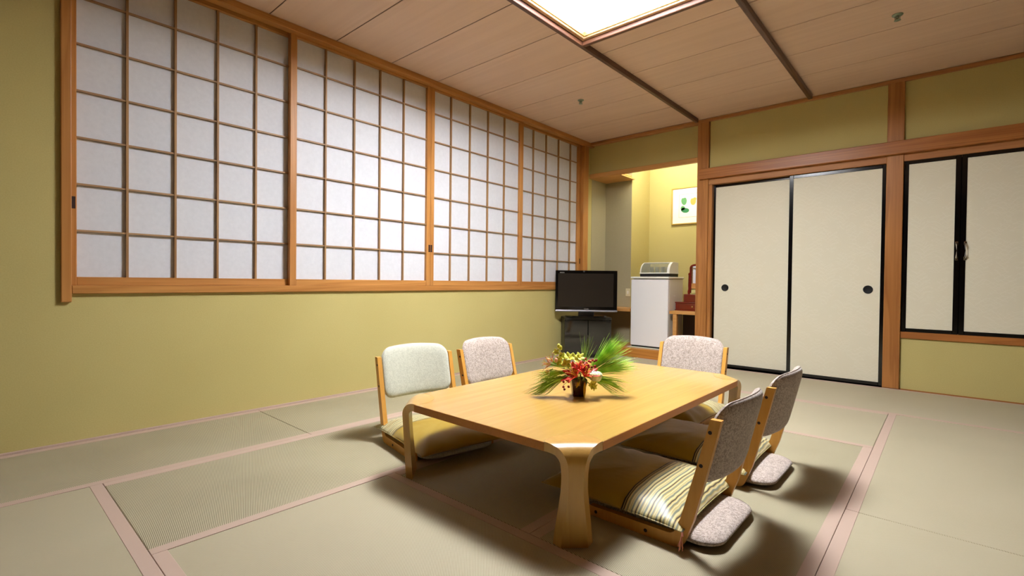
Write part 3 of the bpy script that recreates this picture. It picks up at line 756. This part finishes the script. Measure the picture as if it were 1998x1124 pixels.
def make_chair(cloth):
    t = empty('floor_chair')
    CW = 0.475; th = 0.024
    lean = 0.105; H = 0.447; d = 0.034
    for sy in (-1, 1):
        ya, yb = sy*CW/2, sy*(CW/2-th)
        # side frame: curved plywood L, profile in x-z
        outer = []; inner = []
        # from the front end of the floor rail to the top of the upright
        def P(x, z): return (x, z)
        sl = lean/H
        outer += [P(0.37, 0.0), P(0.2, 0.0), P(0.06, 0.0)]
        for k in range(0, 7):
            a1 = -PI/2 - k/6*(PI/2-0.23); outer.append(P(0.03+0.035*math.cos(a1), 0.036+0.036*math.sin(a1)))
        outer += [P(-0.012-sl*0.08, 0.10), P(-0.012-sl*0.25, 0.26), P(-0.01-lean+0.0, H)]
        inner += [P(-0.01-lean+d, H), P(0.026-sl*0.25, 0.26), P(0.03-sl*0.08, 0.10)]
        for k in range(0, 5):
            a1 = PI - k/4*PI/2; inner.append(P(0.055+0.03*math.cos(a1-0.0), 0.068-0.028*math.sin(PI-a1) if k else 0.072))
        inner += [P(0.2, 0.038), P(0.36, 0.036), P(0.37, 0.03)]
        prof = outer+inner
        fr_ = MB(); fr_.rings([[(x, ya, z) for x, z in prof], [(x, yb, z) for x, z in prof]])
        side = fr_.build('side_frame', 'chairwood', t)
        for px, pz in ((-0.085, 0.405), (-0.058, 0.292), (0.13, 0.018), (0.33, 0.018)):
            mt = Matrix.Translation((px+0.004, ya+sy*0.0006, pz)) @ Matrix.Rotation(PI/2, 4, 'X')
            MB().lathe([(0.0062, -0.0008), (0.0062, 0.0008)], 14, mt).build('screw_plug', 'plug', side)
    # seat pad between rails, tail showing behind
    ol = rrect(0.55, CW-2*th-0.006, 0.075)
    pad(ol, 0.042, lambda x, y, t_: (x+0.17, y, 0.026+t_), 1.0, 4).build('seat', cloth, t, True)
    # curved back pad
    bw = CW-2*th-0.004
    ol = rrect(bw, 0.268, 0.06, 6, 0.016)
    def fb(a1, b1, t_):
        z = 0.352+b1; bow = 0.045*(1-(2*a1/bw)**2)
        x = 0.004 - 0.235*z - bow + t_
        return (x+0.014, a1, z + 0.0)
    pad(ol, 0.044, fb, 1.0, 4).build('backrest', cloth, t, True)
    rim = [fb(x*1.0, y*1.0, -0.002) for x, y in ol]
    MB().tube([Vector(p) for p in rim]+[Vector(rim[0])], 0.0022, 6, cap=False).build('piping', cloth, t, True)
    return t
def make_cushion(tassel=False):
    W, L = 0.56, 0.58
    ol = []
    N = 16
    for side in range(4):
        for k in range(N):
            u = -1+2*k/N
            inn = 0.035*(1-u*u)          # edges drawn in, corners pulled out
            p = [(1-inn, u), (-u, 1-inn), (-1+inn, -u), (u, -1+inn)][side]
            ol.append((p[0]*L/2, p[1]*W/2))
    rnd = random.Random(3)
    def fn(x, y, t_):
        r = max(abs(x)/(L/2), abs(y)/(W/2))
        wr = 0.004*math.sin(y*95+x*20)*max(0, (r-0.6))/0.4 + 0.003*math.sin(x*60-y*31)*r
        cor = (abs(x)/(L/2)*abs(y)/(W/2))**3
        tz = t_*(1-0.75*cor)
        return (x, y, 0.045 - 0.020*r**4 + tz*(1 if t_ > 0 else 0.95) + wr*(1 if t_ > 0 else 0))
    cu = pad(ol, 0.085, fn, 1.0, 1.35)
    root = cu.build('zabuton_cushion', 'zabuton', None, True)
    me = root.data
    seam = [Vector(fn(x*1.0, y*1.0, 0)) for x, y in ol]
    MB().tube(seam+[seam[0]], 0.0022, 5, cap=False).build('edge_seam', 'zabuton', root, True)
    if tassel:
        tm = MB(); rn = random.Random(5)
        c0 = Vector((-L/2-0.002, -W/2-0.004, 0.026))
        tm.tube([c0, c0+Vector((-0.003, -0.006, -0.01))], 0.004, 6)
        for k in range(9):
            a1 = rn.uniform(-1, 1)*0.006; b1 = rn.uniform(-1, 1)*0.006
            tm.tube([c0+Vector((0, -0.004, -0.006)), c0+Vector((a1*0.5, -0.008+b1*0.5, -0.025)), c0+Vector((a1*1.6+0.002, -0.01+b1, -0.058+rn.uniform(0, 0.014)))], 0.0017, 4)
        tm.build('tassel', 'tassel', root)
    return root
chairs = [
 # x, y, rot, cloth, label
 (2.797, -3.470, PI, 'mauve', 'mauve speckled floor chair nearest the viewer, right of the table'),
 (2.795, -2.812, PI-0.0, 'mauve', 'mauve speckled floor chair farther back on right side of the table'),
 (1.200, -3.535, math.radians(-11), 'pale', 'pale sage floor chair left of the table, nearer the viewer'),
 (1.255, -2.985, math.radians(-1), 'mauve', 'mauve speckled floor chair left of the table beside pale one'),
 (2.100, -1.95, -PI/2, 'mauve', 'mauve speckled floor chair at the far end of the table'),
]
protos = {}
for (x, y, r, cloth, lab) in chairs:
    if cloth not in protos: o = protos[cloth] = make_chair(cloth)
    else: o = copy_tree(protos[cloth])
    o.location = (x, y, 0.0); o.rotation_euler = (0, 0, r)
    tag(o, lab, 'chair', 'legless floor chairs around the table')
cushions = [
 (0, 0.285, -0.02, 0.0, 'striped and mustard cushion with pink tassel on nearest right floor chair'),
 (1, 0.285, 0.0, 0.03, 'striped and mustard cushion on farther right floor chair'),
 (2, 0.215, 0.022, 0.0, 'striped and mustard cushion on the pale sage floor chair'),
 (3, 0.26, 0.035, 0.0, 'striped and mustard cushion on left floor chair beside the pale one'),
 (4, 0.285, 0.0, 0.0, 'striped and mustard cushion on floor chair at far table end'),
]
cp = make_cushion(False); cfirst = make_cushion(True)
for i, dx, dy, dr, lab in cushions:
    x, y, r, _, _ = chairs[i]
    o = cfirst if i == 0 else (cp if i == 1 else copy_tree(cp))
    c_, s_ = math.cos(r), math.sin(r)
    o.location = (x+dx*c_-dy*s_, y+dx*s_+dy*c_, 0.044); o.rotation_euler = (0, 0, r+dr)
    if i == 0: o.scale = (1, -1, 1)
    tag(o, lab, 'cushion', 'seat cushions on the floor chairs')

# ------------------------------------------------------------------ flower arrangement
fa = empty('flower_arrangement', (2.134, -3.345, TH+0.001), math.radians(2)); tag(fa, 'red and yellow flower arrangement with pine in dark vase on table', 'flowers')
# local axes: screen right is about (0.747, 0.664), toward viewer about (0.66,-0.75)
R_ = Vector((0.747, 0.664, 0)); F_ = Vector((0.66, -0.75, 0)); U_ = Vector((0, 0, 1))
def L(r, u, f=0.0): return R_*r + U_*u + F_*f
zv = 0.082
vz = MB(); c4 = lambda h, z: [(R_*a1*h + F_*b1*h) + U_*z for a1, b1 in ((-1, -1), (1, -1), (1, 1), (-1, 1))]
vz.rings([c4(0.026, 0.0), c4(0.037, zv), c4(0.034, zv), c4(0.025, 0.01)]); vz.build('vase', 'vase', fa)
vl = MB(); vl.quad(L(-0.022, 0.052, 0.0345), L(0.004, 0.052, 0.0345), L(0.004, 0.070, 0.0368), L(-0.022, 0.070, 0.0368)); vl.build('vase_label', 'paperlabel', fa)
rn = random.Random(11)
def needles(name, base, dirv, length, spread, n, mat, droop=0.0, stem=None):
    mb = MB(); dirv = dirv.normalized()
    s1 = dirv.cross(Vector((0.13, 0.2, 0.97))).normalized(); s2 = dirv.cross(s1)
    sl = stem or 0.0
    for k in range(n):
        a1 = rn.gauss(0, spread); b1 = rn.gauss(0, spread)
        d = (dirv + s1*a1 + s2*b1).normalized()
        o = base + dirv*rn.uniform(0, sl)
        ln_ = length*rn.uniform(0.7, 1.05)
        p = [o + d*ln_*t + Vector((0, 0, -droop*ln_*t*t)) for t in (0, 0.4, 0.75, 1.0)]
        for q in p: q.z = max(q.z, 0.012)
        u = d.cross(Vector((0.3, 0.5, 0.8))).normalized()*0.0011
        v_ = d.cross(u).normalized()*0.0011
        prev = None
        for i, q in enumerate(p):
            sc_ = (1, 0.9, 0.6, 0.15)[i]
            ring = [mb.bm.verts.new(q+u*sc_), mb.bm.verts.new(q-u*sc_*0.5+v_*sc_), mb.bm.verts.new(q-u*sc_*0.5-v_*sc_)]
            if prev:
                for j in range(3): mb.bm.faces.new((prev[j], prev[(j+1) % 3], ring[(j+1) % 3], ring[j]))
            prev = ring
    o = mb.build(name, mat, fa); o['kind'] = 'stuff'; return o
needles('pine_needles', L(0.035, 0.10), L(0.72, 0.66, -0.1), 0.215, 0.13, 210, 'needle', 0.0, 0.05)
needles('pine_needles', L(0.045, 0.10), L(0.95, 0.32, 0.0), 0.21, 0.15, 170, 'needle', 0.05, 0.05)
needles('pine_needles', L(0.035, 0.09), L(0.9, -0.15, 0.15), 0.17, 0.17, 90, 'needle', 0.15, 0.05)
needles('pine_needles', L(-0.03, 0.11), L(-0.95, 0.02, 0.1), 0.15, 0.16, 70, 'needle', 0.22, 0.05)
needles('pine_needles', L(-0.04, 0.10), L(-0.85, -0.35, 0.15), 0.19, 0.11, 90, 'needle_dark', 0.12, 0.05)
needles('pine_needles', L(-0.04, 0.09), L(-0.8, -0.1, 0.2), 0.16, 0.14, 60, 'needle', 0.25, 0.04)
needles('pine_needles', L(-0.02, 0.13), L(-0.85, 0.25, 0.0), 0.11, 0.2, 50, 'needle', 0.1, 0.03)
needles('pine_needles', L(0.03, 0.12, -0.04), L(0.15, 1.0, -0.3), 0.15, 0.17, 22, 'needle_dark', 0.0, 0.03)

def petal_mb(mb, base, d, nrm, length, width, curl=0.4, n=6, tip=0.0, ruf=0.0):
    d = d.normalized(); side = d.cross(nrm).normalized(); nn = side.cross(d).normalized()
    prev = None
    for k in range(n+1):
        t = k/n; wdt = width*math.sin(PI*min(0.97, 0.08+0.9*t))**0.7 * (1-tip*t)
        c = base + d*length*(t-0.15*curl*t*t) + nn*(curl*length*t*t)
        rf = ruf*math.sin(t*18)
        row = [mb.bm.verts.new(c-side*wdt/2+nn*(0.12*wdt+rf)), mb.bm.verts.new(c), mb.bm.verts.new(c+side*wdt/2+nn*(0.12*wdt-rf))]
        if prev:
            for j in range(2): mb.bm.faces.new((prev[j], prev[j+1], row[j+1], row[j]))
        prev = row
def thick(o, th=0.0008):
    md = o.modifiers.new('solid', 'SOLIDIFY'); md.thickness = th; md.offset = 0; return o
def lily(c, axis, size, mat, edge, npet=6, curl=0.55, wd=0.38):
    axis = axis.normalized(); a0 = axis.cross(Vector((0.2, 0.1, 0.95))).normalized(); b0 = axis.cross(a0)
    fl_ = MB().tube([c-axis*0.02, c], [0.002, 0.004], 6).build('lily', 'stem', fa)
    for k in range(npet):
        t = 2*PI*k/npet+0.3; out = a0*math.cos(t)+b0*math.sin(t)
        pm = MB(); petal_mb(pm, c+out*0.003, axis*0.8+out*0.75, -out+axis*0.3, size, size*wd, -curl*0.4, 7, 0.1, size*0.03)
        thick(pm.build('petal', mat, fl_, True))
        if edge:
            pm = MB(); petal_mb(pm, c+out*0.0032+axis*0.0006, axis*0.8+out*0.75, -out+axis*0.3, size*0.55, size*wd*0.4, -curl*0.3, 5, 0.3)
            thick(pm.build('petal_stripe', edge, fl_, True))
    sm = MB()
    for k in range(5):
        t = 2*PI*k/5; out = a0*math.cos(t)+b0*math.sin(t); sm.tube([c, c+axis*size*0.5+out*size*0.1, c+axis*size*0.8+out*size*0.3], 0.0008, 4); sm.sphere(c+axis*size*0.8+out*size*0.3, 0.0022, 6, 4)
    sm.build('stamen', 'yellowleaf', fl_)
    return fl_
lily(L(0.020, 0.100, 0.055), L(0.30, 0.85, 0.35), 0.072, 'redpetal', 'yellowedge')
lily(L(-0.015, 0.100, 0.055), L(-0.75, 0.65, 0.3), 0.072, 'redpetal', 'yellowedge')
lily(L(0.000, 0.125, 0.03), L(-0.1, 0.9, 0.25), 0.050, 'redpetal', 'yellowedge', 5)
lily(L(-0.135, 0.150, 0.02), L(-0.9, 0.2, 0.1), 0.045, 'pinkpetal', None, 5, 0.3, 0.28)
lily(L(-0.125, 0.165, 0.02), L(-0.7, 0.6, 0.1), 0.038, 'pinkpetal', None, 4, 0.3, 0.26)
lily(L(-0.14, 0.120, 0.02), L(-0.8, -0.5, 0.1), 0.022, 'pinkpetal', None, 3, 0.3, 0.26)
st_ = MB()
for tgt in (L(-0.135, 0.15, 0.02), L(-0.125, 0.165, 0.02), L(-0.14, 0.12, 0.02), L(-0.10, 0.21, 0.0), L(-0.05, 0.17, 0.0), L(0.05, 0.10, 0.05), L(0.075, 0.21, -0.03), L(0.01, 0.16, 0), L(-0.075, 0.055, 0.03), L(0.055, 0.055, 0.05)):
    st_.tube([L(0, 0.05), L(0, 0.08)+tgt*0.25, tgt], [0.0018, 0.0016, 0.001], 5)
st_.build('stem', 'stem', fa)
def orchid(c, axis, size, mat='yellowpetal', np_=5):
    axis = axis.normalized(); a0 = axis.cross(Vector((0.1, 0.3, 0.9))).normalized(); b0 = axis.cross(a0)
    fl_ = MB().sphere(c+axis*0.003, size*0.14, 8, 5).build('orchid', 'yellowleaf', fa, True)
    for k in range(np_):
        t = 2*PI*k/np_+0.4; out = a0*math.cos(t)+b0*math.sin(t)
        pm = MB(); petal_mb(pm, c, out+axis*0.3, axis, size, size*0.62, 0.2, 6, 0.0)
        thick(pm.build('petal', mat, fl_, True))
    return fl_
for c, ax, s_ in ((L(-0.105, 0.205, 0.0), L(-0.3, 0.3, 0.9), 0.020), (L(-0.085, 0.19, 0.01), L(0.3, 0.2, 0.9), 0.022), (L(-0.095, 0.168, 0.02), L(-0.3, 0.1, 0.9), 0.026), (L(-0.065, 0.155, 0.03), L(0.1, 0.2, 0.9), 0.030), (L(-0.045, 0.180, 0.01), L(0.0, 0.6, 0.7), 0.030), (L(-0.02, 0.175, 0.01), L(0.3, 0.5, 0.6), 0.032), (L(0.005, 0.180, 0.0), L(0.1, 0.6, 0.6), 0.028), (L(-0.06, 0.175, -0.01), L(-0.2, 0.9, 0.4), 0.028), (L(0.052, 0.068, 0.065), L(0.3, -0.1, 0.95), 0.026), (L(0.062, 0.055, 0.06), L(0.6, -0.2, 0.7), 0.020)):
    orchid(c, ax, s_)
for c, ax in ((L(-0.095, 0.235, 0.0), L(-0.3, 0.9, 0.2)), (L(-0.085, 0.226, 0.0), L(0.3, 0.8, 0.2))):
    MB().sphere(c, 0.008, 8, 6, (1, 1, 1.5)).build('bud', 'yellowpetal', fa, True)
MB().sphere(L(-0.11, 0.172, 0.03), 0.009, 8, 6, (1, 1, 1.3)).build('bud', 'pinkpetal', fa, True)
bmesh_b = MB().sphere((0, 0, 0), 0.0060, 8, 6).mesh('berry', M['berry'], True)
bmesh_y = MB().sphere((0, 0, 0), 0.0045, 8, 6).mesh('berry', M['yellowleaf'], True)
for k in range(46):
    if k < 26: c = L(rn.uniform(0.005, 0.085), rn.uniform(0.13, 0.175), rn.uniform(0.0, 0.05))
    elif k < 38: c = L(rn.uniform(-0.06, 0.01), rn.uniform(0.12, 0.165), rn.uniform(0.03, 0.055))
    else: c = L(-0.068+rn.uniform(-0.016, 0.022), rn.uniform(0.03, 0.085), 0.04+rn.uniform(-0.01, 0.01))
    piece('berry', bmesh_b, fa, c)
for k in range(8): piece('berry', bmesh_y, fa, L(rn.uniform(-0.05, 0.05), rn.uniform(0.12, 0.16), 0.055))
# pale rose: nested cupped petals
rc = L(0.072, 0.105, 0.055)
ro = MB().sphere(rc, 0.019, 10, 8).build('white_bloom', 'whiterose', fa, True)
for ring_, (rad, np_) in enumerate(((0.022, 5), (0.025, 6), (0.028, 6))):
    for k in range(np_):
        t0 = 2*PI*k/np_+ring_*0.5; pm = MB(); prev = None
        for j in range(7):
            ph_ = -1.25 + (2.45-0.35*ring_)*j/6          # latitude of the cupped petal
            row = []
            for q in range(5):
                ww = (q-2)/2*0.62*(1-(j/6)**4*0.45); rr = rad*(1+0.08*abs(q-2)/2) + 0.0015*math.sin(j*1.7+q*2+k)
                row.append(pm.bm.verts.new(rc+Vector((math.cos(ph_)*math.cos(t0+ww), math.cos(ph_)*math.sin(t0+ww), math.sin(ph_)))*rr))
            if prev:
                for q in range(4): pm.bm.faces.new((prev[q], prev[q+1], row[q+1], row[q]))
            prev = row
        thick(pm.build('petal', 'whiterose', ro, True))
for a1, l_, w_ in ((L(0.022, 0.075, 0.055), L(-0.005, -0.06, 0.012), 0.012), (L(0.0, 0.085, 0.05), L(-0.02, -0.03, 0.02), 0.012)):
    pm = MB(); petal_mb(pm, a1, l_, F_, l_.length*1.15, w_, 0.1, 6); thick(pm.build('leaf', 'yellowleaf', fa, True))
lf = [(L(0.0, 0.09, 0.045), L(-0.3, -0.3, 0.7), 0.03), (L(0.02, 0.09, 0.045), L(0.3, -0.4, 0.7), 0.03), (L(-0.03, 0.1, 0.03), L(-0.8, 0.1, 0.4), 0.05), (L(-0.08, 0.14, 0.01), L(-0.8, 0.3, 0.2), 0.045), (L(0.02, 0.08, 0.04), L(0.7, -0.2, 0.6), 0.035), (L(0.0, 0.12, -0.02), L(0.2, 0.4, -0.8), 0.05), (L(-0.02, 0.1, -0.03), L(-0.3, 0.2, -0.8), 0.05), (L(0.03, 0.1, -0.02), L(0.6, 0.3, -0.6), 0.05)]
for b0, d0, ln_ in lf:
    pm = MB(); petal_mb(pm, b0, d0, U_, ln_, ln_*0.3, -0.2, 6); thick(pm.build('leaf', 'stem', fa, True))
